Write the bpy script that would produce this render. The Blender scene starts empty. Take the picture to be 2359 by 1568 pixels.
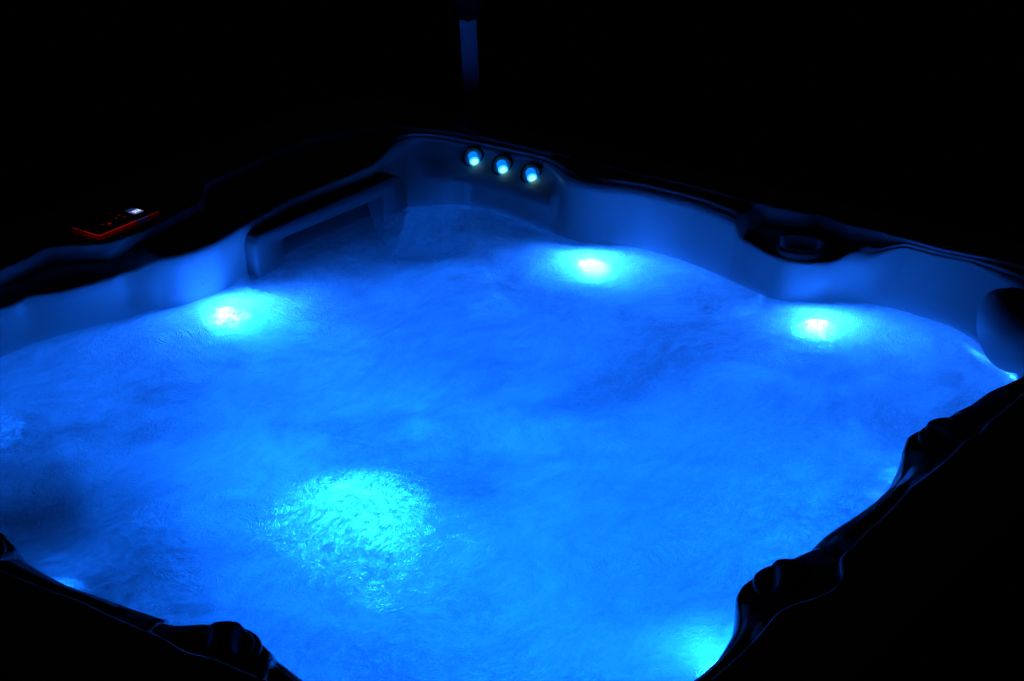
import bpy, bmesh, math, random
import numpy as np
from mathutils import Vector, Matrix, noise
from mathutils.bvhtree import BVHTree
random.seed(7)
S = bpy.context.scene
COL = S.collection
PI = math.pi

# ------------------------------------------------------------------ camera
FOC = 4915.0; IMG_W = 2358.0; CX, CY = 1179.0, 784.0
PITCH = math.atan((784 + 1465) / FOC)
CP, SP = math.cos(PITCH), math.sin(PITCH)
def cam_ray(x, y):
    d = np.array([(x - CX) / FOC, 1, -(y - CY) / FOC])
    return np.array([d[0], d[1] * CP + d[2] * SP, -d[1] * SP + d[2] * CP])
_q = [(lambda w: w[:2] / -w[2])(cam_ray(*q)) for q in ((1072, 305), (2637, 670), (1304, 1871), (-585, 1058))]
ZC = 0.97                      # top of the rim
ZW = 0.822                     # water level
HH = 2.2 / np.linalg.norm(_q[1] - _q[2])
CEN = sum(_q) / 4 * HH
XH = (_q[1] - _q[2]) / np.linalg.norm(_q[1] - _q[2]); YH = np.array([-XH[1], XH[0]])
CAMP = Vector((-CEN @ XH, -CEN @ YH, ZC + HH))
def ray(x, y):
    w = cam_ray(x, y)
    return Vector((w[:2] @ XH, w[:2] @ YH, w[2])).normalized()
def on_z(x, y, z):
    d = ray(x, y); return CAMP + d * ((z - CAMP.z) / d.z)
def on_y(x, y, yy):
    d = ray(x, y); return CAMP + d * ((yy - CAMP.y) / d.y)
cam_d = bpy.data.cameras.new('camera'); cam = bpy.data.objects.new('camera', cam_d); COL.objects.link(cam)
cam_d.sensor_width = 36; cam_d.lens = 36 * FOC / IMG_W; cam_d.clip_end = 500; cam_d.clip_start = 0.05
cam.location = CAMP
fw = ray(CX, CY); rt = Vector((XH[0], YH[0], 0)).normalized()
_r = np.array([1.0, 0.0]); rt = Vector((_r @ XH, _r @ YH, 0)).normalized()
up = rt.cross(fw).normalized()
cam.rotation_euler = Matrix((rt, up, -fw)).transposed().to_euler()
S.camera = cam

# ------------------------------------------------------------------ helpers
def tag(o, label=None, cat=None, group=None, kind=None):
    if label: o['label'] = label
    if cat: o['category'] = cat
    if group: o['group'] = group
    if kind: o['kind'] = kind
    return o
def obj(name, bm, mat, parent=None, smooth=True):
    me = bpy.data.meshes.new(name); bm.to_mesh(me); bm.free()
    o = bpy.data.objects.new(name, me); COL.objects.link(o)
    if mat: me.materials.append(mat)
    if smooth:
        me.polygons.foreach_set('use_smooth', [True] * len(me.polygons))
    if parent: o.parent = parent
    return o
def empty(name, loc=(0, 0, 0), parent=None):
    o = bpy.data.objects.new(name, None); COL.objects.link(o); o.location = loc
    o.empty_display_size = .05
    if parent: o.parent = parent
    return o
def box(bm, lo, hi, bevel=0.0, seg=2):
    r = bmesh.ops.create_cube(bm, size=1)
    vs = r['verts']
    for v in vs:
        v.co = Vector([lo[i] + (v.co[i] + .5) * (hi[i] - lo[i]) for i in range(3)])
    if bevel:
        es = list({e for v in vs for e in v.link_edges})
        bmesh.ops.bevel(bm, geom=es, offset=bevel, segments=seg, affect='EDGES', profile=.5)
def lathe(bm, prof, n=40, mtx=None, cap0=False, cap1=False):
    rings = []
    for r, z in prof:
        ring = []
        for k in range(n):
            a = 2 * PI * k / n
            v = Vector((r * math.cos(a), r * math.sin(a), z))
            ring.append(bm.verts.new(mtx @ v if mtx else v))
        rings.append(ring)
    for a, b in zip(rings, rings[1:]):
        for k in range(n):
            bm.faces.new((a[k], a[(k + 1) % n], b[(k + 1) % n], b[k]))
    if cap0: bm.faces.new(rings[0][::-1])
    if cap1: bm.faces.new(rings[-1])
def frame_mtx(p, nrm, roll_ref=Vector((0, 0, 1))):
    z = nrm.normalized(); x = roll_ref.cross(z)
    if x.length < 1e-4: x = Vector((1, 0, 0))
    x.normalize(); y = z.cross(x)
    m = Matrix((x, y, z)).transposed().to_4x4(); m.translation = p
    return m

# ------------------------------------------------------------------ materials
def mat(name):
    m = bpy.data.materials.new(name); m.use_nodes = True
    nt = m.node_tree; nt.nodes.clear()
    out = nt.nodes.new('ShaderNodeOutputMaterial')
    return m, nt, out
def N(nt, t, **kw):
    n = nt.nodes.new(t)
    for k, v in kw.items(): setattr(n, k, v)
    return n
def principled(name, col, rough=.4, spec=.5, bump=0, bscale=200, var=0, metal=0, coat=0):
    m, nt, out = mat(name)
    b = N(nt, 'ShaderNodeBsdfPrincipled')
    b.inputs['Roughness'].default_value = rough
    b.inputs['Specular IOR Level'].default_value = spec
    b.inputs['Metallic'].default_value = metal
    b.inputs['Coat Weight'].default_value = coat
    tc = N(nt, 'ShaderNodeTexCoord')
    nz = N(nt, 'ShaderNodeTexNoise'); nz.inputs['Scale'].default_value = bscale; nz.inputs['Detail'].default_value = 4
    nt.links.new(tc.outputs['Object'], nz.inputs['Vector'])
    r = N(nt, 'ShaderNodeMapRange')
    r.inputs['To Min'].default_value = 1 - var; r.inputs['To Max'].default_value = 1
    nt.links.new(nz.outputs['Fac'], r.inputs['Value'])
    mx = N(nt, 'ShaderNodeMix', data_type='RGBA', blend_type='MULTIPLY')
    mx.inputs['Factor'].default_value = 1
    mx.inputs['A'].default_value = (*col, 1)
    nt.links.new(r.outputs['Result'], mx.inputs['B'])
    nt.links.new(mx.outputs['Result'], b.inputs['Base Color'])
    if bump:
        bp = N(nt, 'ShaderNodeBump'); bp.inputs['Strength'].default_value = bump; bp.inputs['Distance'].default_value = .002
        nt.links.new(nz.outputs['Fac'], bp.inputs['Height']); nt.links.new(bp.outputs['Normal'], b.inputs['Normal'])
    nt.links.new(b.outputs[0], out.inputs['Surface'])
    return m
def emitter(name, col, strength):
    m, nt, out = mat(name)
    e = N(nt, 'ShaderNodeEmission'); e.inputs['Color'].default_value = (*col, 1); e.inputs['Strength'].default_value = strength
    nt.links.new(e.outputs[0], out.inputs['Surface'])
    return m
NW = 1.33
MIST = .6
BLUE = (0.0012, 0.132, 1.0)
LENS = (0.0090, 0.132, 1.0)
M_SHELL = principled('shell acrylic', (.58, .58, .58), .22, .5, var=.08, bscale=9)
M_CAB = principled('cabinet panels', (.035, .028, .024), .6, .3, bump=.3, bscale=60, var=.4)
M_GREY = principled('dark grey plastic', (.09, .095, .105), .38, .5, var=.15, bscale=40)
M_SKIM = principled('skimmer plastic', (.13, .136, .145), .4, .4, var=.1, bscale=30)
M_WEIR = principled('weir door plastic', (.045, .048, .052), .5, .3, var=.1, bscale=30)
M_BLACK = principled('black plastic', (.01, .01, .011), .3, .5, var=.2, bscale=40)
M_PILLOW = principled('headrest foam', (.4, .41, .43), .5, .4, bump=.15, bscale=260, var=.12)
M_POST = principled('painted post', (.8, .8, .8), .45, .4, var=.1, bscale=20)
M_DARK = principled('dark bracket', (.02, .02, .022), .6, .3, var=.3, bscale=30)
M_GROUND = principled('deck boards', (.02, .018, .016), .8, .2, bump=.4, bscale=30, var=.5)
M_CAP = emitter('jet lens glow', (.05, .72, 1.0), 1.1)
M_CORE = emitter('jet lens core glow', (.4, .97, 1), 1.1)
M_NOZ = emitter('jet nozzle glow', (.0, .2, 1.0), 1.15)
M_RED = emitter('panel red backlight', (1, .012, .004), .18)
M_REDD = emitter('panel dim red backlight', (1, .01, .004), .07)
M_VIO = emitter('panel violet strip glow', (.28, .12, 1), .07)
M_LCD = emitter('display backlight', (.3, .34, 1.0), .34)
M_GHOST = emitter('display ghost reflection', (.1, .16, 1.0), .12)  # glow painted as the screen's reflection
M_DIG = emitter('display digits', (.62, .8, 1.0), 1.3)
M_LCDS = principled('clear cover', (.02, .02, .03), .1, .6)

def water_material():
    m, nt, out = mat('bubbling water')
    L = nt.links.new
    tc = N(nt, 'ShaderNodeTexCoord')
    # warp, so the ripples swirl
    w = N(nt, 'ShaderNodeTexNoise'); w.inputs['Scale'].default_value = 3.0; w.inputs['Detail'].default_value = 3
    L(tc.outputs['Object'], w.inputs['Vector'])
    sc = N(nt, 'ShaderNodeVectorMath', operation='SCALE'); sc.inputs['Scale'].default_value = .30
    L(w.outputs['Color'], sc.inputs[0])
    ad = N(nt, 'ShaderNodeVectorMath', operation='ADD'); L(tc.outputs['Object'], ad.inputs[0]); L(sc.outputs[0], ad.inputs[1])
    mp = N(nt, 'ShaderNodeMapping'); mp.inputs['Scale'].default_value = (160, 400, 160); mp.inputs['Rotation'].default_value = (0, 0, .7)
    L(ad.outputs[0], mp.inputs['Vector'])
    fine = N(nt, 'ShaderNodeTexNoise'); fine.inputs['Scale'].default_value = 1; fine.inputs['Detail'].default_value = 2.5
    fine.inputs['Roughness'].default_value = .45; fine.inputs['Distortion'].default_value = 1.2
    L(mp.outputs[0], fine.inputs['Vector'])
    mid = N(nt, 'ShaderNodeTexNoise'); mid.inputs['Scale'].default_value = 55; mid.inputs['Detail'].default_value = 3
    L(ad.outputs[0], mid.inputs['Vector'])
    hs = N(nt, 'ShaderNodeMath', operation='MULTIPLY_ADD'); L(mid.outputs['Fac'], hs.inputs[0]); hs.inputs[1].default_value = .9
    L(fine.outputs['Fac'], hs.inputs[2])
    b1 = N(nt, 'ShaderNodeBump'); b1.inputs['Strength'].default_value = 1; b1.inputs['Distance'].default_value = .0031
    L(hs.outputs[0], b1.inputs['Height'])
    # slowly varying cloud of bubbles
    cl = N(nt, 'ShaderNodeTexNoise'); cl.inputs['Scale'].default_value = 2.6; cl.inputs['Detail'].default_value = 5; cl.inputs['Roughness'].default_value = .55
    L(tc.outputs['Object'], cl.inputs['Vector'])
    cr = N(nt, 'ShaderNodeMapRange'); cr.inputs['From Min'].default_value = .3; cr.inputs['From Max'].default_value = .7
    cr.inputs['To Min'].default_value = .65; cr.inputs['To Max'].default_value = 1.0
    L(cl.outputs['Fac'], cr.inputs['Value'])
    tr = N(nt, 'ShaderNodeBsdfTranslucent'); tr.inputs['Color'].default_value = (.9, .9, .9, 1); b2 = N(nt, 'ShaderNodeBump'); b2.inputs['Strength'].default_value = 1; b2.inputs['Distance'].default_value = .006
    L(hs.outputs[0], b2.inputs['Height']); L(b2.outputs[0], tr.inputs['Normal'])
    c2 = N(nt, 'ShaderNodeTexNoise'); c2.inputs['Scale'].default_value = 1.9; c2.inputs['Detail'].default_value = 6; c2.inputs['Roughness'].default_value = .5; c2.inputs['Distortion'].default_value = .6
    L(ad.outputs[0], c2.inputs['Vector'])
    c3 = N(nt, 'ShaderNodeMapRange', interpolation_type='SMOOTHSTEP'); c3.inputs['From Min'].default_value = .3; c3.inputs['From Max'].default_value = .62
    c3.inputs['To Min'].default_value = .36; c3.inputs['To Max'].default_value = .95
    L(c2.outputs['Fac'], c3.inputs['Value']); 
    fs = N(nt, 'ShaderNodeMapRange'); fs.inputs['From Min'].default_value = .3; fs.inputs['From Max'].default_value = .7
    fs.inputs['To Min'].default_value = .8; fs.inputs['To Max'].default_value = 1.05
    L(fine.outputs['Fac'], fs.inputs['Value'])
    mp2 = N(nt, 'ShaderNodeMapping'); mp2.inputs['Scale'].default_value = (9, 26, 9); mp2.inputs['Rotation'].default_value = (0, 0, -.3)
    L(ad.outputs[0], mp2.inputs['Vector'])
    stn = N(nt, 'ShaderNodeTexNoise'); stn.inputs['Scale'].default_value = 1; stn.inputs['Detail'].default_value = 6; stn.inputs['Distortion'].default_value = 1
    L(mp2.outputs[0], stn.inputs['Vector'])
    sm = N(nt, 'ShaderNodeMapRange'); sm.inputs['From Min'].default_value = .35; sm.inputs['From Max'].default_value = .65; sm.inputs['To Min'].default_value = .78; sm.inputs['To Max'].default_value = 1.0
    L(stn.outputs['Fac'], sm.inputs['Value'])
    c5 = N(nt, 'ShaderNodeMath', operation='MULTIPLY'); L(c3.outputs[0], c5.inputs[0]); L(sm.outputs[0], c5.inputs[1]); c3 = c5
    c4 = N(nt, 'ShaderNodeMath', operation='MULTIPLY'); L(c3.outputs[0], c4.inputs[0]); L(fs.outputs[0], c4.inputs[1]); L(c4.outputs[0], tr.inputs['Color'])
    rf = N(nt, 'ShaderNodeBsdfRefraction'); rf.distribution = 'BECKMANN'; rf.inputs['Roughness'].default_value = .30; rf.inputs['IOR'].default_value = NW
    L(b1.outputs[0], rf.inputs['Normal'])
    rg = N(nt, 'ShaderNodeBsdfRefraction'); rg.distribution = 'BECKMANN'; rg.inputs['Roughness'].default_value = .66; rg.inputs['IOR'].default_value = NW
    L(b1.outputs[0], rg.inputs['Normal'])
    rx = N(nt, 'ShaderNodeMixShader'); rx.inputs[0].default_value = .4; L(rf.outputs[0], rx.inputs[1]); L(rg.outputs[0], rx.inputs[2]); rf = rx
    mx = N(nt, 'ShaderNodeMixShader'); 
    sp0 = N(nt, 'ShaderNodeMix', data_type='FLOAT'); sp0.inputs[0].default_value = .35; L(fine.outputs['Fac'], sp0.inputs[2]); L(mid.outputs['Fac'], sp0.inputs[3])
    sp = N(nt, 'ShaderNodeMapRange', interpolation_type='SMOOTHSTEP'); sp.inputs['From Min'].default_value = .42; sp.inputs['From Max'].default_value = .64
    sp.inputs['To Min'].default_value = .04; sp.inputs['To Max'].default_value = .62
    L(sp0.outputs[0], sp.inputs['Value'])
    sf = N(nt, 'ShaderNodeMath', operation='MULTIPLY'); L(cr.outputs[0], sf.inputs[0]); L(sp.outputs[0], sf.inputs[1])
    L(sf.outputs[0], mx.inputs[0]); L(tr.outputs[0], mx.inputs[1]); L(rf.outputs[0], mx.inputs[2])
    gl = N(nt, 'ShaderNodeBsdfGlossy'); gl.inputs['Roughness'].default_value = .3
    fr = N(nt, 'ShaderNodeFresnel'); fr.inputs['IOR'].default_value = 1.2
    m2 = N(nt, 'ShaderNodeMixShader'); L(fr.outputs[0], m2.inputs[0]); L(mx.outputs[0], m2.inputs[1]); L(gl.outputs[0], m2.inputs[2])
    # bubbles thin out where the water laps the wall
    ea = N(nt, 'ShaderNodeAttribute', attribute_name='edge')
    en = N(nt, 'ShaderNodeMath', operation='MULTIPLY_ADD'); L(mid.outputs['Fac'], en.inputs[0]); en.inputs[1].default_value = .03; L(ea.outputs['Fac'], en.inputs[2])
    er = N(nt, 'ShaderNodeMapRange', interpolation_type='SMOOTHSTEP'); er.inputs['From Min'].default_value = .012; er.inputs['From Max'].default_value = .075
    er.inputs['To Min'].default_value = .35; er.inputs['To Max'].default_value = 1
    L(en.outputs[0], er.inputs['Value'])
    tp = N(nt, 'ShaderNodeBsdfTransparent')
    m3 = N(nt, 'ShaderNodeMixShader'); L(er.outputs[0], m3.inputs[0]); L(tp.outputs[0], m3.inputs[1]); L(m2.outputs[0], m3.inputs[2])
    L(m3.outputs[0], out.inputs['Surface'])
    return m
M_WATER = water_material()

# ------------------------------------------------------------------ plan curves of the tub, measured on its own planes
OX, OY = 0.0, 0.12             # pole of the polar description
NS = 1800
TH = np.linspace(-PI, PI, NS, endpoint=False)
def rrect(x0, x1, y0, y1, rad):
    """polar radius of a rounded rectangle seen from (OX, OY)"""
    cx, cy = (x0 + x1) / 2, (y0 + y1) / 2; hx, hy = (x1 - x0) / 2, (y1 - y0) / 2
    out = []
    for t in TH:
        lo, hi = 0, 4.0
        c, s = math.cos(t), math.sin(t)
        for _ in range(40):
            r = (lo + hi) / 2
            x, y = abs(OX + r * c - cx) - (hx - rad), abs(OY + r * s - cy) - (hy - rad)
            d = math.hypot(max(x, 0), max(y, 0)) + min(max(x, y), 0) - rad
            if d < 0: lo = r
            else: hi = r
        out.append(lo)
    return np.array(out)
def gsm(a, sig):
    if sig <= 0: return a
    k = np.arange(-int(4 * sig), int(4 * sig) + 1); g = np.exp(-.5 * (k / sig) ** 2); g /= g.sum()
    n = len(k) // 2
    return np.convolve(np.concatenate([a[-n:], a, a[:n]]), g, 'valid')
def polar(pts):
    """pts: (x, y, value...) in plan -> sorted by angle"""
    rows = sorted((math.atan2(p[1] - OY, p[0] - OX), math.hypot(p[0] - OX, p[1] - OY), *p[2:]) for p in pts)
    return np.array(rows)
def pinterp(rows, col):
    t = np.concatenate([rows[:, 0] - 2 * PI, rows[:, 0], rows[:, 0] + 2 * PI])
    v = np.tile(rows[:, col], 3)
    return np.interp(TH, t, v)

CREST_PX = [(0, 622), (36, 607), (71, 590), (107, 568), (161, 566), (214, 563), (250, 561), (336, 531), (400, 498), (468, 464), (472, 423), (542, 391), (614, 358),
            (1150, 324), (1240, 345), (1450, 396), (1680, 451), (1795, 480), (1853, 492), (1910, 498), (1940, 514), (2054, 541), (2169, 572), (2358, 612),
            (2358, 903), (2280, 967), (2263, 992), (2223, 1013), (2098, 1120), (2000, 1221), (1954, 1266), (1933, 1287), (1945, 1322), (1931, 1348), (1905, 1366), (1860, 1381), (1820, 1392), (1790, 1411), (1633, 1568),
            (605, 1563), (493, 1515), (432, 1502), (401, 1488), (387, 1474), (376, 1467), (184, 1382), (0, 1311)]
crest_pts = [tuple(on_z(x, y, ZC)[:2]) for x, y in CREST_PX]
crest_pts += [(.80, 1.195), (.93, 1.16), (1.03, 1.08), (1.075, .96),                      # far corner
              (-.35, 1.19), (-.62, 1.19), (-.80, 1.18), (-.95, 1.11), (-1.05, .97), (-1.09, .80), (-1.09, .5),   # left corner
              (-1.085, -.5), (-1.05, -.66), (-.98, -.78), (-.88, -.86),                    # near corner
              (1.075, -.66), (1.03, -.76), (.93, -.845), (.80, -.875), (.62, -.88)]        # right corner
R_CREST = gsm(pinterp(polar(crest_pts), 1), 3)

ZB, ZS = .952, .915            # bolster lip and shelf heights
def zl(lst, z): return [(x, y, z) for x, y in lst]
LIP_PX = (zl([(0, 676)], .925) + zl([(46, 684)], .925) + zl([(64, 697), (130, 678), (205, 656), (270, 637)], .922)
          + zl([(300, 622)], .915) + zl([(336, 609)], .927) + zl([(380, 598)], .94) + zl([(428, 587), (502, 559), (592, 507), (685, 456), (780, 418), (875, 380)], .94)
          + zl([(1049, 327), (1110, 341), (1164, 354), (1240, 367), (1281, 382)], .952) + zl([(1298, 411), (1358, 425), (1450, 432), (1552, 455), (1612, 472), (1673, 496)], .952)
          + zl([(1700, 512)], .95) + zl([(1704, 549), (1770, 588), (1830, 607), (1885, 611), (1930, 610)], ZS) + zl([(1975, 596)], .93) + zl([(1985, 560), (2083, 567), (2169, 583), (2255, 613), (2350, 652)], .952)
          + zl([(2358, 867), (2277, 899), (2240, 922), (2231, 938)], ZB) + zl([(2218, 950), (2177, 966), (2134, 983), (2093, 1006), (2082, 1040)], ZS)
          + zl([(2052, 1122), (2021, 1152), (1937, 1208), (1897, 1236), (1888, 1256)], ZB) + zl([(1870, 1270), (1806, 1297), (1740, 1330), (1710, 1350), (1696, 1378)], ZS)
          + zl([(1696, 1451), (1656, 1519), (1600, 1568)], ZB)
          + zl([(700, 1568), (668, 1541), (637, 1518)], ZB) + zl([(630, 1510), (600, 1480), (556, 1452), (475, 1438), (402, 1435)], ZS)
          + zl([(391, 1440), (372, 1425), (300, 1398), (150, 1346), (60, 1295), (48, 1284)], ZB) + zl([(40, 1270), (20, 1243), (0, 1224)], ZS))
lip_pts = [(*on_z(x, y, z)[:2], z) for x, y, z in LIP_PX]
lip_pts += [(.93, 1.02, .948), (.98, 1.03, .952), (1.03, 1.02, .953), (1.055, .95, .953),
            (-.36, 1.11, .93), (-.62, 1.11, .94), (-.80, 1.07, ZB), (-.92, .98, ZB), (-1.0, .85, ZB), (-1.03, .7, ZB), (-1.03, .52, ZB), (-1.0, .48, ZS),
            (-1.02, -.46, ZB), (-.99, -.62, ZB), (-.93, -.73, ZB), (-.84, -.80, ZB),
            (1.04, -.66, .952), (.98, -.74, .952), (.86, -.80, .952), (.75, -.815, .952)]
lp = polar(lip_pts)
_l = pinterp(lp, 1); _k = gsm(((TH > -.75) & (TH < 2.2)).astype(float), 20); R_LIP = gsm(_l, 2.2) * (1 - _k) + gsm(_l, 7) * _k; Z_LIP = gsm(pinterp(lp, 2), 2.6)
R_LIP = np.minimum(R_LIP, R_CREST - .012)

WATER_PX = [(0, 815), (100, 785), (200, 757), (300, 732), (400, 704), (440, 686), (500, 655), (545, 640), (1015, 472), (1060, 468), (1130, 486), (1200, 510), (1270, 536), (1300, 552), (1340, 562), (1400, 561), (1480, 572), (1560, 600), (1650, 632), (1750, 680), (1800, 699), (1900, 692), (2000, 697), (2100, 722), (2200, 758), (2250, 790), (2300, 835), (2330, 880)]
water_pts = [tuple(on_z(x, y, ZW)[:2]) for x, y in WATER_PX]
water_pts += [(.36, .968), (.5, .968), (.7, .968), (.86, .955)]
wp = polar(water_pts)
seen = (TH > wp[0, 0]) & (TH < wp[-1, 0])
_s = gsm(seen.astype(float), 22); R_W = _s * pinterp(wp, 1) + (1 - _s) * (gsm(R_LIP, 14) - .028)
R_W = gsm(R_W, 9)
R_W = np.minimum(R_W, R_LIP - .008)

R_OUT = rrect(-1.21, 1.21, -1.0, 1.37, .22)
R_OUT = np.maximum(R_OUT, R_CREST + .04)
def ringpt(r, i): return (OX + r * math.cos(TH[i]), OY + r * math.sin(TH[i]))

# jet panel: sloped moulding under the lip of the far corner
def sstep(a, b, x): 
    t = np.clip((x - a) / (b - a), 0, 1); return t * t * (3 - 2 * t)
yl = np.array([ringpt(R_LIP[i], i)[1] for i in range(NS)]); xl = np.array([ringpt(R_LIP[i], i)[0] for i in range(NS)])
PANEL = ((xl > .8) * sstep(.555, .585, yl) * (1 - sstep(.93, 1.03, yl)))
PANEL = gsm(PANEL, 2)

rings = []
def ring(r, z): rings.append((np.asarray(r) * np.ones(NS), np.asarray(z) * np.ones(NS)))
zfoot = np.minimum(Z_LIP + .010, ZC - .008)
ring(R_OUT, ZC - .10)
ring(R_OUT, ZC - .016)
ring(R_OUT - .004, ZC - .006)
ring(R_OUT - .014, ZC)
ring(R_CREST + .030, ZC)
ring(R_CREST + .006, ZC + .0005)
ring(R_CREST, ZC - .0005)
ring(R_CREST - .004, ZC - .004)
gap = np.maximum(R_CREST - R_LIP, .012)
st = np.minimum(.010, gap * .3)
ring(R_CREST - st * .75, np.minimum(ZC - .007, zfoot + .004))
ring(R_CREST - st, zfoot)
ring(R_CREST - st - (gap - st) * .35, zfoot + .001)
ring(R_CREST - st - (gap - st) * .7, zfoot - .001)
rl = np.maximum(R_LIP, R_W + .010)
xl_ = OX + R_LIP * np.cos(TH); yl_ = OY + R_LIP * np.sin(TH)
LR = gsm(np.where(Z_LIP > .93, np.where((yl_ > .8) & (xl_ < .9), .012, .030), .010), 6)          # soft roll of the lip
LR = np.minimum(LR, gap * .5)
for a_ in np.linspace(0, 1, 7):
    an_ = a_ * PI * .42
    ring(R_LIP + LR * .55 - LR * math.sin(an_), Z_LIP + .003 - LR * (1 - math.cos(an_)))
# wall: blend from plain wall to the sloping jet panel
z1 = Z_LIP - .012 - LR
wall_r = R_LIP - LR * .45 - (R_LIP - LR * .45 - R_W) * .12
ch_r = R_W + .008
ring((1 - PANEL) * wall_r + PANEL * (R_LIP * .3 + (R_W + .008) * .7), (1 - PANEL) * z1 + PANEL * (Z_LIP - .048))
zb = Z_LIP - .064
ring((1 - PANEL) * (R_W + (R_LIP - R_W) * .5) + PANEL * np.maximum(ch_r, R_W + .004), (1 - PANEL) * (ZW + (Z_LIP - ZW) * .5) + PANEL * zb)
ring((1 - PANEL) * (R_W + (R_LIP - R_W) * .36) + PANEL * np.maximum(ch_r - .002, R_W + .003), (1 - PANEL) * (ZW + (Z_LIP - ZW) * .3) + PANEL * (zb - .012))
ring(R_W + .004, ZW + .012)
ring(R_W - .003, ZW - .02)
ring(R_W - .03, ZW - .12)
ring(R_W - .07, ZW - .26)
ring(R_W - .12, ZW - .36)
ring(R_W * .80, ZW - .40)
ring(R_W * .62, ZW - .41)
ring(R_W * .55, ZW - .44)
ring(R_W * .51, ZW - .70)
ring(R_W * .45, ZW - .77)
ring(R_W * .1, ZW - .78)
bm = bmesh.new()
vr = [[bm.verts.new((*ringpt(r[i], i), z[i])) for i in range(NS)] for r, z in rings]
for a, b in zip(vr, vr[1:]):
    for i in range(NS):
        j = (i + 1) % NS
        bm.faces.new((a[i], a[j], b[j], b[i]))
bm.faces.new(vr[-1])
bm.normal_update()
TUB = empty('hot_tub', (0, .16, 0))
tag(TUB, 'white acrylic hot tub lit from within by blue underwater lamps at night', 'hot tub')
TUBM = Matrix.Translation((0, -.16, 0))
def child(name, bm, m, parent=TUB, smooth=True, world=True):
    """mesh given in world coordinates, stored under its parent"""
    if world:
        off = Vector((0, 0, 0)); p = parent
        while p is not None: off += p.location; p = p.parent
        bmesh.ops.translate(bm, verts=bm.verts, vec=-off)
    return obj(name, bm, m, parent, smooth)
bvh = BVHTree.FromBMesh(bm)
def pl(x, y, yy): q = on_y(x, y, yy); return (q.x, q.z)
YP = .93                       # face of the skimmer
_i0 = pl(656, 551, YP); _i1 = pl(893, 452, YP)
cut = [f for f in bm.faces if (lambda c: _i0[0] - .004 < c.x < _i1[0] + .006 and c.y > .85 and ZW - .10 < c.z < min(_i0[1], _i1[1]) + .004)(f.calc_center_median())]
bmesh.ops.delete(bm, geom=cut, context='FACES')         # the skimmer mouth is an opening in the shell
shell = child('shell', bm, M_SHELL)
def hit(x, y):
    r = bvh.ray_cast(CAMP, ray(x, y)); n = r[1]
    if n.dot(ray(x, y)) > 0: n = -n
    return r[0], n

# cabinet skirt
bm = bmesh.new()
prof = [(R_OUT - .02, ZC - .095), (R_OUT - .02, 0.06), (R_OUT - .045, .055), (R_OUT - .045, 0)]
vv = [[bm.verts.new((*ringpt(r[i], i), z)) for i in range(0, NS, 6)] for r, z in prof]
for a, b in zip(vv, vv[1:]):
    n = len(a)
    for i in range(n): bm.faces.new((a[i], b[i], b[(i + 1) % n], a[(i + 1) % n]))
child('cabinet', bm, M_CAB, smooth=False)

# ------------------------------------------------------------------ water
bm = bmesh.new()
prev = None
fr_ = np.concatenate([np.linspace(.02, .9, 90), np.linspace(.905, 1, 34)])
edge = []
step = 3
for q in fr_:
    row = []
    for i in range(0, NS, step):
        r = (R_W[i] + .006) * q
        x, y = ringpt(r, i)
        z = ZW + .0035 * noise.noise((x * 7, y * 7, 1.3)) + .0015 * noise.noise((x * 19, y * 19, 5))
        row.append(bm.verts.new((x, y, z)))
        dd = (R_W[i] + .006) * (1 - q)
        if .27 < x < .96: dd = min(dd, max(0, .93 - y) * .3)
        edge.append(dd)
    if prev:
        n = len(row)
        for i in range(n): bm.faces.new((prev[i], row[i], row[(i + 1) % n], prev[(i + 1) % n]))
    else: bm.faces.new(row)
    prev = row
water = obj('water', bm, M_WATER)
at = water.data.attributes.new('edge', 'FLOAT', 'POINT'); at.data.foreach_set('value', edge)
tag(water, kind='structure')

# ------------------------------------------------------------------ thin mist hanging over the warm water
bm = bmesh.new()
lo_, hi_ = [], []
for i in range(0, NS, 12):
    x, y = ringpt(R_W[i] + .02, i)
    lo_.append(bm.verts.new((x, y, ZW - .03))); hi_.append(bm.verts.new((x, y, ZW + .085)))
for i in range(len(lo_)):
    j = (i + 1) % len(lo_); bm.faces.new((lo_[i], lo_[j], hi_[j], hi_[i]))
bm.faces.new(hi_); bm.faces.new(lo_[::-1])
m, nt, out = mat('mist')
pv = N(nt, 'ShaderNodeVolumePrincipled'); pv.inputs['Density'].default_value = MIST; pv.inputs['Color'].default_value = (.95, .95, .95, 1)
nt.links.new(pv.outputs[0], out.inputs['Volume'])
tag(obj('mist', bm, m, None, False), kind='stuff')

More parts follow.
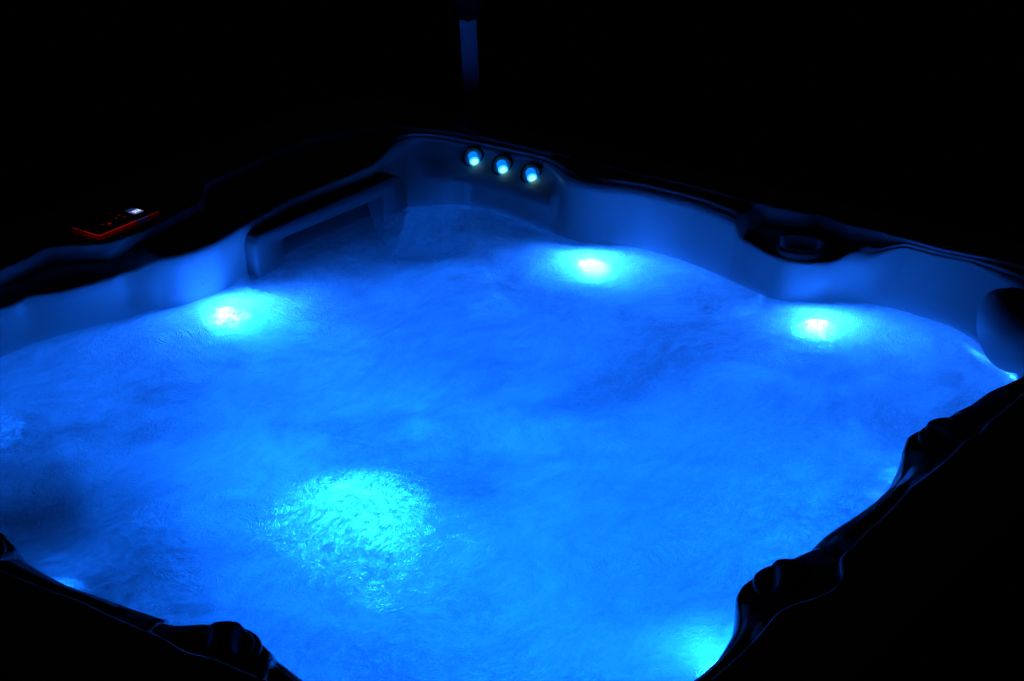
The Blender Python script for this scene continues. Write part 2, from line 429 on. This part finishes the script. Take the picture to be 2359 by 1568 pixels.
# ------------------------------------------------------------------ underwater lamps
def lamp(px, py, depth, inten, lens_r=.013, dome=.0034, beam=0, aim=(0, .12), up_aim=.25, tocam=0, spot=0, angle=150, world=None):
    """lens of radius lens_r giving off the intensity inten (radiance x area), plus an optional spot inside it"""
    s = on_z(px, py, ZW); d = ray(px, py)
    if world is None:
        hd = Vector((d.x, d.y, 0)).normalized()
        c = math.hypot(d.x, d.y) / NW; dz = math.sqrt(1 - c * c)
        p = s + hd * (c / dz * depth); p.z = ZW - depth
    else: p = Vector(world)
    o_ = Vector((OX, OY, p.z)); h_ = Vector((p.x, p.y, p.z)) - o_; hit_ = bvh.ray_cast(o_, h_.normalized())
    if hit_[0] is not None and h_.length > hit_[3] - .012: p = o_ + h_.normalized() * (hit_[3] - .012)
    t = Vector((aim[0] - p.x, aim[1] - p.y, 0)); t.normalize(); t.z = up_aim; t.normalize()
    if tocam: t = (s - p).normalized()
    u = empty('underwater_lamp', p - TUB.location, TUB)
    b = bmesh.new(); m = frame_mtx(p, t)
    lathe(b, [(lens_r + .002, -.03), (lens_r + .014, -.012), (lens_r + .014, -.002), (lens_r + .002, .002)], 32, m)
    child('lamp_ring', b, M_GREY, u)
    b = bmesh.new(); lathe(b, [(lens_r, -.003), (lens_r, .0025), (lens_r * .9, .0025 + dome * .3), (lens_r * .6, .0025 + dome * .75), (.0005, .0025 + dome)], 28, m)
    child('lens', b, emitter('lamp lens glow', LENS if beam else (.0036, .132, 1.0), inten / (PI * lens_r ** 2)), u)
    if beam:                    # the collimated part of the light
        ld = bpy.data.lights.new('lamp', 'SPOT'); ld.energy = beam * 4 * PI; ld.color = BLUE
        ld.spot_size = math.radians(84); ld.spot_blend = 1; ld.shadow_soft_size = .012
        lo = bpy.data.objects.new('lamp', ld); COL.objects.link(lo); lo.parent = u
        lo.location = t * .02
        lo.rotation_euler = t.to_track_quat('-Z', 'Y').to_euler()
    if spot:
        ld = bpy.data.lights.new('lamp', 'SPOT'); ld.energy = spot * 4 * PI; ld.color = BLUE
        ld.spot_size = math.radians(angle); ld.spot_blend = 1; ld.shadow_soft_size = lens_r
        lo = bpy.data.objects.new('lamp', ld); COL.objects.link(lo); lo.parent = u
        lo.location = t * .03
        lo.rotation_euler = t.to_track_quat('-Z', 'Y').to_euler()
    return u
TOC = (CAMP.x, CAMP.y)
lamp(503, 710, .085, 2.2, .009, aim=on_z(640, 800, ZW)[:2], up_aim=.25, beam=1.6)
lamp(1357, 606, .075, 2.0, .009, aim=TOC, up_aim=.2, beam=.4)
lamp(1880, 746, .075, 2.0, .009, aim=TOC, up_aim=.2, beam=.4)
lamp(822, 1165, .38, 2.6, .04, aim=TOC, up_aim=.5, dome=.03)
lamp(1655, 1545, .07, .28, aim=(-.6, 0), up_aim=2)
lamp(2070, 1100, .08, .07, .02, aim=(-.2, 0), up_aim=1)
lamp(-60, 975, .2, .08, .03, up_aim=.6)
lamp(150, 1352, .07, .035, .02, up_aim=2)
# added fill lights without fixtures, shining down on to the white floor and seats
def down_fill(x, y, z, inten, angle=150, r=.04):
    ld = bpy.data.lights.new('fill_light', 'SPOT'); ld.energy = inten * 4 * PI; ld.color = BLUE
    ld.spot_size = math.radians(angle); ld.spot_blend = .6; ld.shadow_soft_size = r
    lo = bpy.data.objects.new('fill_light', ld); COL.objects.link(lo); lo.parent = TUB
    lo.location = Vector((x, y, z)) - TUB.location
down_fill(-.10, 0, ZW - .42, 1.25)
down_fill(-.45, -.36, ZW - .2, 2.9)
down_fill(-.72, .3, ZW - .2, .3)
down_fill(.30, -.42, ZW - .2, 2.6)
down_fill(.62, .2, ZW - .2, .1)
down_fill(-.1, .72, ZW - .2, .06)

# ------------------------------------------------------------------ shapes added just under the surface to darken the water
M_TEAL = principled('dark patch green', (.10, .6, .42), .5, .3, var=.3, bscale=20)
for (x, y, r) in [(2190, 890, .034), (1638, 724, .028)]:  # invented discs that make the small dark smudges
    p = on_z(x, y, ZW - .034)
    b = bmesh.new(); lathe(b, [(.006, -.34), (.006, -.03), (r, -.016), (r, -.004), (r * .8, 0), (r * .3, .001)], 36, Matrix.Translation(p), cap1=True)
    child('smudge_disc', b, M_BLACK)
p = on_z(205, 1370, ZW - .15)  # invented block that makes the broad dark patch on the left
b = bmesh.new(); box(b, (-.20, -.30, -.03), (.20, .28, 0), .05, 5)
dr = ray(CX + 200, CY) - ray(CX - 200, CY)
bmesh.ops.rotate(b, verts=b.verts, cent=(0, 0, 0), matrix=Matrix.Rotation(math.atan2(dr.y, dr.x) + .3, 3, 'Z')); bmesh.ops.translate(b, verts=b.verts, vec=p)
child('dark_patch_block', b, M_TEAL)

# ------------------------------------------------------------------ far corner jets
for k, (x, y) in enumerate([(1090, 362), (1156, 381), (1223, 400)]):
    p, n = hit(x, y)
    n = (n + Vector((-.35, -.2, .1))).normalized()
    m = frame_mtx(p, n)
    tc_ = (CAMP - p).normalized()
    m2_ = frame_mtx(p + n * .002, (tc_ + Vector((.10, -.10, -.52))).normalized())
    j = empty('jet', p - TUB.location, TUB)
    b = bmesh.new()
    lathe(b, [(.0285, -.006), (.029, .001), (.0275, .0045), (.0245, .005), (.023, .002), (.021, -.004), (.0125, -.006)], 48, m)
    child('flange', b, M_BLACK, j)
    b = bmesh.new(); lathe(b, [(.0125, -.006), (.0125, .021)], 32, m2_); child('nozzle', b, M_NOZ, j)
    b = bmesh.new(); lathe(b, [(.0127, .021), (.0122, .0230), (.0090, .0243)], 32, m2_); child('lens', b, M_CAP, j)
    b = bmesh.new(); lathe(b, [(.0089, .02435), (.0066, .0249), (.003, .0254), (.0002, .0256)], 32, m2_); child('lens_core', b, M_CORE, j)

# ------------------------------------------------------------------ skimmer on the left wall
YP = .93
def rrpts(c, rad, n=8):
    """rounded quadrilateral from 4 corners (2D, ordered)"""
    out = []
    for i in range(4):
        p0, p1, p2 = Vector(c[i - 1]), Vector(c[i]), Vector(c[(i + 1) % 4])
        a = p1 + (p0 - p1).normalized() * rad; b = p1 + (p2 - p1).normalized() * rad
        for k in range(n + 1):
            t = k / n
            out.append(a * (1 - t) ** 2 + p1 * 2 * t * (1 - t) + b * t * t)
    return out
oc = [pl(586, 545, YP), pl(928, 398, YP), pl(958, 560, YP), pl(606, 700, YP)]
ic = [pl(656, 551, YP), pl(893, 452, YP), pl(890, 560, YP), pl(668, 690, YP)]
sk = empty('skimmer', (0, 0, 0), TUB)
O1 = rrpts(oc, .042); I1 = rrpts(ic, .016)
def inset(P, d):
    c = sum(P, Vector((0, 0))) / len(P)
    return [c + (p - c) * (1 - d / max((p - c).length, 1e-3)) for p in P]
b = bmesh.new()
lay = [(O1, .985), (O1, YP + .006), (inset(O1, .006), YP), (inset(I1, -.022), YP), (inset(I1, -.018), YP + .006), (inset(I1, -.003), YP + .007), (I1, YP + .011), (I1, YP + .12)]
vv = [[b.verts.new((p.x, yy, p.y)) for p in P] for P, yy in lay]
for a, c in zip(vv, vv[1:]):
    n = len(a)
    for i in range(n): b.faces.new((a[i], a[(i + 1) % n], c[(i + 1) % n], c[i]))
child('faceplate', b, M_SKIM, sk)
b = bmesh.new()
P = inset(I1, -.004); zt = max(p.y for p in P)
b.faces.new([b.verts.new((p.x, YP + .085 + .45 * (p.y - zt), p.y)) for p in P])
r = bmesh.ops.extrude_face_region(b, geom=b.faces[:]); bmesh.ops.translate(b, verts=[v for v in r['geom'] if isinstance(v, bmesh.types.BMVert)], vec=(0, .006, 0))
child('weir_door', b, M_WEIR, sk, smooth=False)

# ------------------------------------------------------------------ diverter knobs on the shelves
def knob_mesh():
    b = bmesh.new()
    R, H = .052, .027
    NR, NA = 30, 72
    rows = []
    for i in range(NR + 1):
        r = R * (i / NR); row = []
        for k in range(NA):
            a = 2 * PI * k / NA
            x, y = r * math.cos(a), r * math.sin(a)
            d = (abs(y) - (.021 + .010 * (x / R) ** 2)) / .010
            s = 1 / (1 + math.exp(-4 * d)) if abs(d) < 20 else (1 if d > 0 else 0)
            s = max(0, min(1, d * .5 + .5)); s = s * s * (3 - 2 * s)
            top = H - .004 * (r / R) ** 2
            z = top * (1 - s) + .012 * s
            z -= .005 * max(0, (i / NR - .88) / .12) ** 2
            row.append(b.verts.new((x, y, z)))
        rows.append(row)
    for r_, z_ in ((R + .001, .006), (R + .001, .0), (R + .007, -.001), (R + .008, -.01)):
        pass
    for a, c in zip(rows, rows[1:]):
        for k in range(NA): b.faces.new((a[k], c[k], c[(k + 1) % NA], a[(k + 1) % NA]))
    sk_ = [[b.verts.new((rr * math.cos(2 * PI * k / NA), rr * math.sin(2 * PI * k / NA), z)) for k in range(NA)] for rr, z in ((R + .0008, .006), (R + .0008, -.012))]
    for a, c in zip([rows[-1]] + sk_, sk_):
        for k in range(NA): b.faces.new((a[k], c[k], c[(k + 1) % NA], a[(k + 1) % NA]))
    bmesh.ops.remove_doubles(b, verts=b.verts, dist=1e-5)
    return b
def collar_mesh():
    b = bmesh.new()
    lathe(b, [(.053, .008), (.0575, .0075), (.061, .004), (.062, -.012)], 56)
    return b
km = cm = None
for (x, y, rot) in [(1848, 574, math.radians(110)), (1818, 1348, math.radians(30)), (2190, 1012, math.radians(60)), (514, 1496, math.radians(35)), (-70, 1275, math.radians(20))]:
    p = on_z(x, y, ZS + .006)
    k = empty('diverter_knob', p - TUB.location, TUB)
    k.rotation_euler = (0, 0, rot)
    if y < 700: k.scale = (1, 1, 1.5)
    if km is None:
        o1 = obj('grip', knob_mesh(), M_GREY, k); o2 = obj('collar', collar_mesh(), M_GREY, k)
        km, cm = o1, o2
    else:
        o1 = km.copy(); COL.objects.link(o1); o1.parent = k
        o2 = cm.copy(); COL.objects.link(o2); o2.parent = k

# ------------------------------------------------------------------ control panel on the left deck
def panel():
    pA = on_z(170, 524, ZC + .004); pB = on_z(228, 545, ZC + .004); pC = on_z(372, 486, ZC + .004)
    ux = (pC - pB); ux.z = 0; Lx = ux.length; ux.normalize()
    uy = Vector((-ux.y, ux.x, 0))
    Ly = min(.13, abs((pA - pB).dot(uy)) + .01)
    root = empty('control_panel', pB - TUB.location + Vector((0, 0, -.004)), TUB)
    root.rotation_euler = (0, 0, math.atan2(ux.y, ux.x))
    def add(name, fn, m, par=root, smooth=False):
        b = bmesh.new(); fn(b); return obj(name, b, m, par, smooth)
    add('housing', lambda b: box(b, (.004, .004, -.004), (Lx, Ly, .0125), .004, 3), M_BLACK, smooth=False)
    # light guide strip along the edge
    def strip(x0, y0, x1, y1): return lambda b: box(b, (x0, y0, .0022), (x1, y1, .0052), .001, 1)
    add('light_strip', strip(.012, .0022, Lx * .60, .0046), M_RED)
    add('light_strip', strip(Lx * .60, .0022, Lx * .80, .0046), M_VIO)
    add('light_strip', strip(Lx * .80, .0022, Lx * .97, .0046), M_REDD)
    add('light_strip', strip(.0022, .012, .0046, Ly * .55), M_RED)
    add('light_strip', strip(.0022, Ly * .55, .0046, Ly * .92), M_REDD)
    def corner(b):
        vs = []
        for k in range(9):
            a = PI + (PI / 2) * k / 8
            for rr in (.0100, .0074):
                for z in (.0022, .0052):
                    vs.append(b.verts.new((.012 + rr * math.cos(a), .012 + rr * math.sin(a), z)))
        for k in range(8):
            o = k * 4
            for i, j in ((0, 1), (1, 3), (3, 2), (2, 0)):
                b.faces.new((vs[o + i], vs[o + j], vs[o + 4 + j], vs[o + 4 + i]))
    add('light_strip', corner, M_RED)
    return root, Lx, Ly
root, Lx, Ly = panel()
def plocal(x, y, z=ZC + .0125):
    return root.matrix_basis.inverted() @ (on_z(x, y, z) - TUB.location)
# display with its digits
q = [plocal(*p) for p in ((298, 490), (331, 480), (322, 474), (290, 487))]
c = plocal(313, 487)
ds = empty('display', (c.x, c.y, .0125), root)
def rect(b, x0, y0, x1, y1, z0, z1): box(b, (x0, y0, z0), (x1, y1, z1))
DW, DH = .027, .023
b = bmesh.new(); rect(b, -DW / 2, -DH / 2, DW / 2, DH / 2, 0, .0006); obj('screen', b, M_LCD, ds, False)
SEG = {'1': 'bc', '6': 'acdefg', '5': 'acdfg', '8': 'abcdefg', '3': 'abcdg', '9': 'abcdfg'}
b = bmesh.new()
for r0 in (0, 1):  # dim glowing squares stand in for a ghost reflection of the screen
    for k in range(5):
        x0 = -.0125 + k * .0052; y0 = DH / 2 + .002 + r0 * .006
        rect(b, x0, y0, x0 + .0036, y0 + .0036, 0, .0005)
obj('ghost_row', b, M_GHOST, ds, False)
b = bmesh.new()
for i, ch in enumerate('1658'):
    x0 = -DW / 2 + .002 + i * .006; y0 = -DH / 2 + .005; w, h, t = .0044, .0120, .0011
    R_ = {'a': (0, h - t, w, h), 'd': (0, 0, w, t), 'g': (0, h / 2 - t / 2, w, h / 2 + t / 2), 'f': (0, h / 2, t, h), 'e': (0, 0, t, h / 2), 'b': (w - t, h / 2, w, h), 'c': (w - t, 0, w, h / 2)}
    for s_ in SEG[ch]:
        a = R_[s_]; rect(b, x0 + a[0], y0 + a[1], x0 + a[2], y0 + a[3], .0008, .0012)
obj('digits', b, M_DIG, ds, False)
for (x, y, big) in [(252, 515, 1), (236, 517, 0), (268, 503, 0), (274, 496, 0), (287, 499, 0)]:
    c = plocal(x, y)
    b = bmesh.new()
    w = .0042 if big else .003
    box(b, (c.x - w, c.y - w * .7, .0126), (c.x + w, c.y + w * .7, .0134), .0003, 1)
    obj('button', b, M_RED if big else M_REDD, root, False)

# ------------------------------------------------------------------ drops of water on the upper walls
M_DROP = principled('water drops', (.7, .7, .7), .05, .8, coat=1)
rnd = random.Random(3)
b = bmesh.new()
for (x0, x1, y0, y1, n) in [(300, 575, 570, 660, 60), (380, 500, 620, 690, 16), (1330, 1700, 450, 600, 26), (1690, 2000, 520, 680, 26), (2000, 2260, 600, 770, 18), (1010, 1290, 440, 520, 8)]:
    for _ in range(n):
        q, nn = hit(rnd.uniform(x0, x1), rnd.uniform(y0, y1))
        if q is None or q.z < ZW + .01 or q.z > .94: continue
        rr = rnd.choice([.0008, .001, .0013, .0018])
        m = frame_mtx(q, nn)
        lathe(b, [(rr, 0), (rr * .92, rr * .35), (rr * .6, rr * .65), (rr * .1, rr * .75)], 8, m, cap1=True)
tag(child('droplets', b, M_DROP), kind='stuff')

# ------------------------------------------------------------------ headrest in the right corner
hp = empty('headrest', (0, 0, 0), TUB)
def blob(name, cpos, rad, m, par, power=2.6, rot=0):
    b = bmesh.new(); bmesh.ops.create_uvsphere(b, u_segments=64, v_segments=40, radius=1)
    for v in b.verts:
        s = (abs(v.co.x) ** power + abs(v.co.y) ** power + abs(v.co.z) ** power) ** (-1 / power)
        v.co = v.co * s
        v.co = Vector((v.co.x * rad[0], v.co.y * rad[1], v.co.z * rad[2]))
    bmesh.ops.rotate(b, verts=b.verts, cent=(0, 0, 0), matrix=Matrix.Rotation(rot, 3, 'Z'))
    bmesh.ops.translate(b, verts=b.verts, vec=cpos)
    return child(name, b, m, par)
c = on_z(2338, 760, .895)
blob('pad', c, (.125, .075, .075), M_PILLOW, hp, 2.5, math.radians(35))
c2 = on_z(2400, 850, .84)
blob('pad_stem', c2, (.07, .05, .10), M_PILLOW, hp, 2.3, math.radians(35))

# ------------------------------------------------------------------ post behind the far corner
D = 5.52
d = ray(1083, 150); hd = math.hypot(d.x, d.y)
pp = CAMP + d * (D / hd)
POST = empty('post', (pp.x, pp.y, 0)); tag(POST, 'slim square post rising behind the far corner of the tub', 'post')
b = bmesh.new()
yawc = math.atan2(d.y, d.x)
ptop = CAMP + ray(1077, 40) * (D / math.hypot(ray(1077, 40).x, ray(1077, 40).y))
w = .0145
ln = (ptop - pp); lean = Vector((ln.x, ln.y, 0)) / max(ln.z, .01)
def prism(b, z0, z1, s0, s1):
    ring_ = []
    for z, s in ((z0, s0), (z1, s1)):
        ring_.append([b.verts.new(Vector((math.cos(yawc + PI / 4 + k * PI / 2 + PI / 4) * s, math.sin(yawc + PI / 4 + k * PI / 2 + PI / 4) * s, z)) + lean * (z - pp.z)) for k in range(4)])
    for k in range(4): b.faces.new((ring_[0][k], ring_[0][(k + 1) % 4], ring_[1][(k + 1) % 4], ring_[1][k]))
    b.faces.new(ring_[0][::-1]); b.faces.new(ring_[1])
prism(b, 0, ptop.z + .05, .0225, .0225)
o = obj('shaft', b, M_POST, POST, False)
b = bmesh.new()
zt = ptop.z
prism(b, zt - .004, zt + .06, .0265, .055)
prism(b, zt + .061, zt + .16, .056, .075)
obj('bracket', b, M_DARK, POST, False)

# ------------------------------------------------------------------ ground, night sky
b = bmesh.new(); bmesh.ops.create_grid(b, x_segments=1, y_segments=1, size=150)
tag(obj('ground', b, M_GROUND, None, False), kind='structure')
W = bpy.data.worlds.new('World'); S.world = W; W.use_nodes = True
bg = W.node_tree.nodes['Background']; bg.inputs['Color'].default_value = (.6, .7, 1, 1); bg.inputs['Strength'].default_value = .0006

# ------------------------------------------------------------------ render settings
S.render.engine = 'CYCLES'
S.cycles.use_denoising = True
try: S.cycles.denoiser = 'OPENIMAGEDENOISE'
except Exception: pass
S.cycles.max_bounces = 14; S.cycles.diffuse_bounces = 10; S.cycles.transmission_bounces = 10; S.cycles.glossy_bounces = 4
S.cycles.sample_clamp_indirect = 8
S.cycles.caustics_reflective = False
vs = S.view_settings
vs.view_transform = 'Standard'; vs.look = 'None'; vs.exposure = 0; vs.gamma = 1; vs.use_curve_mapping = False
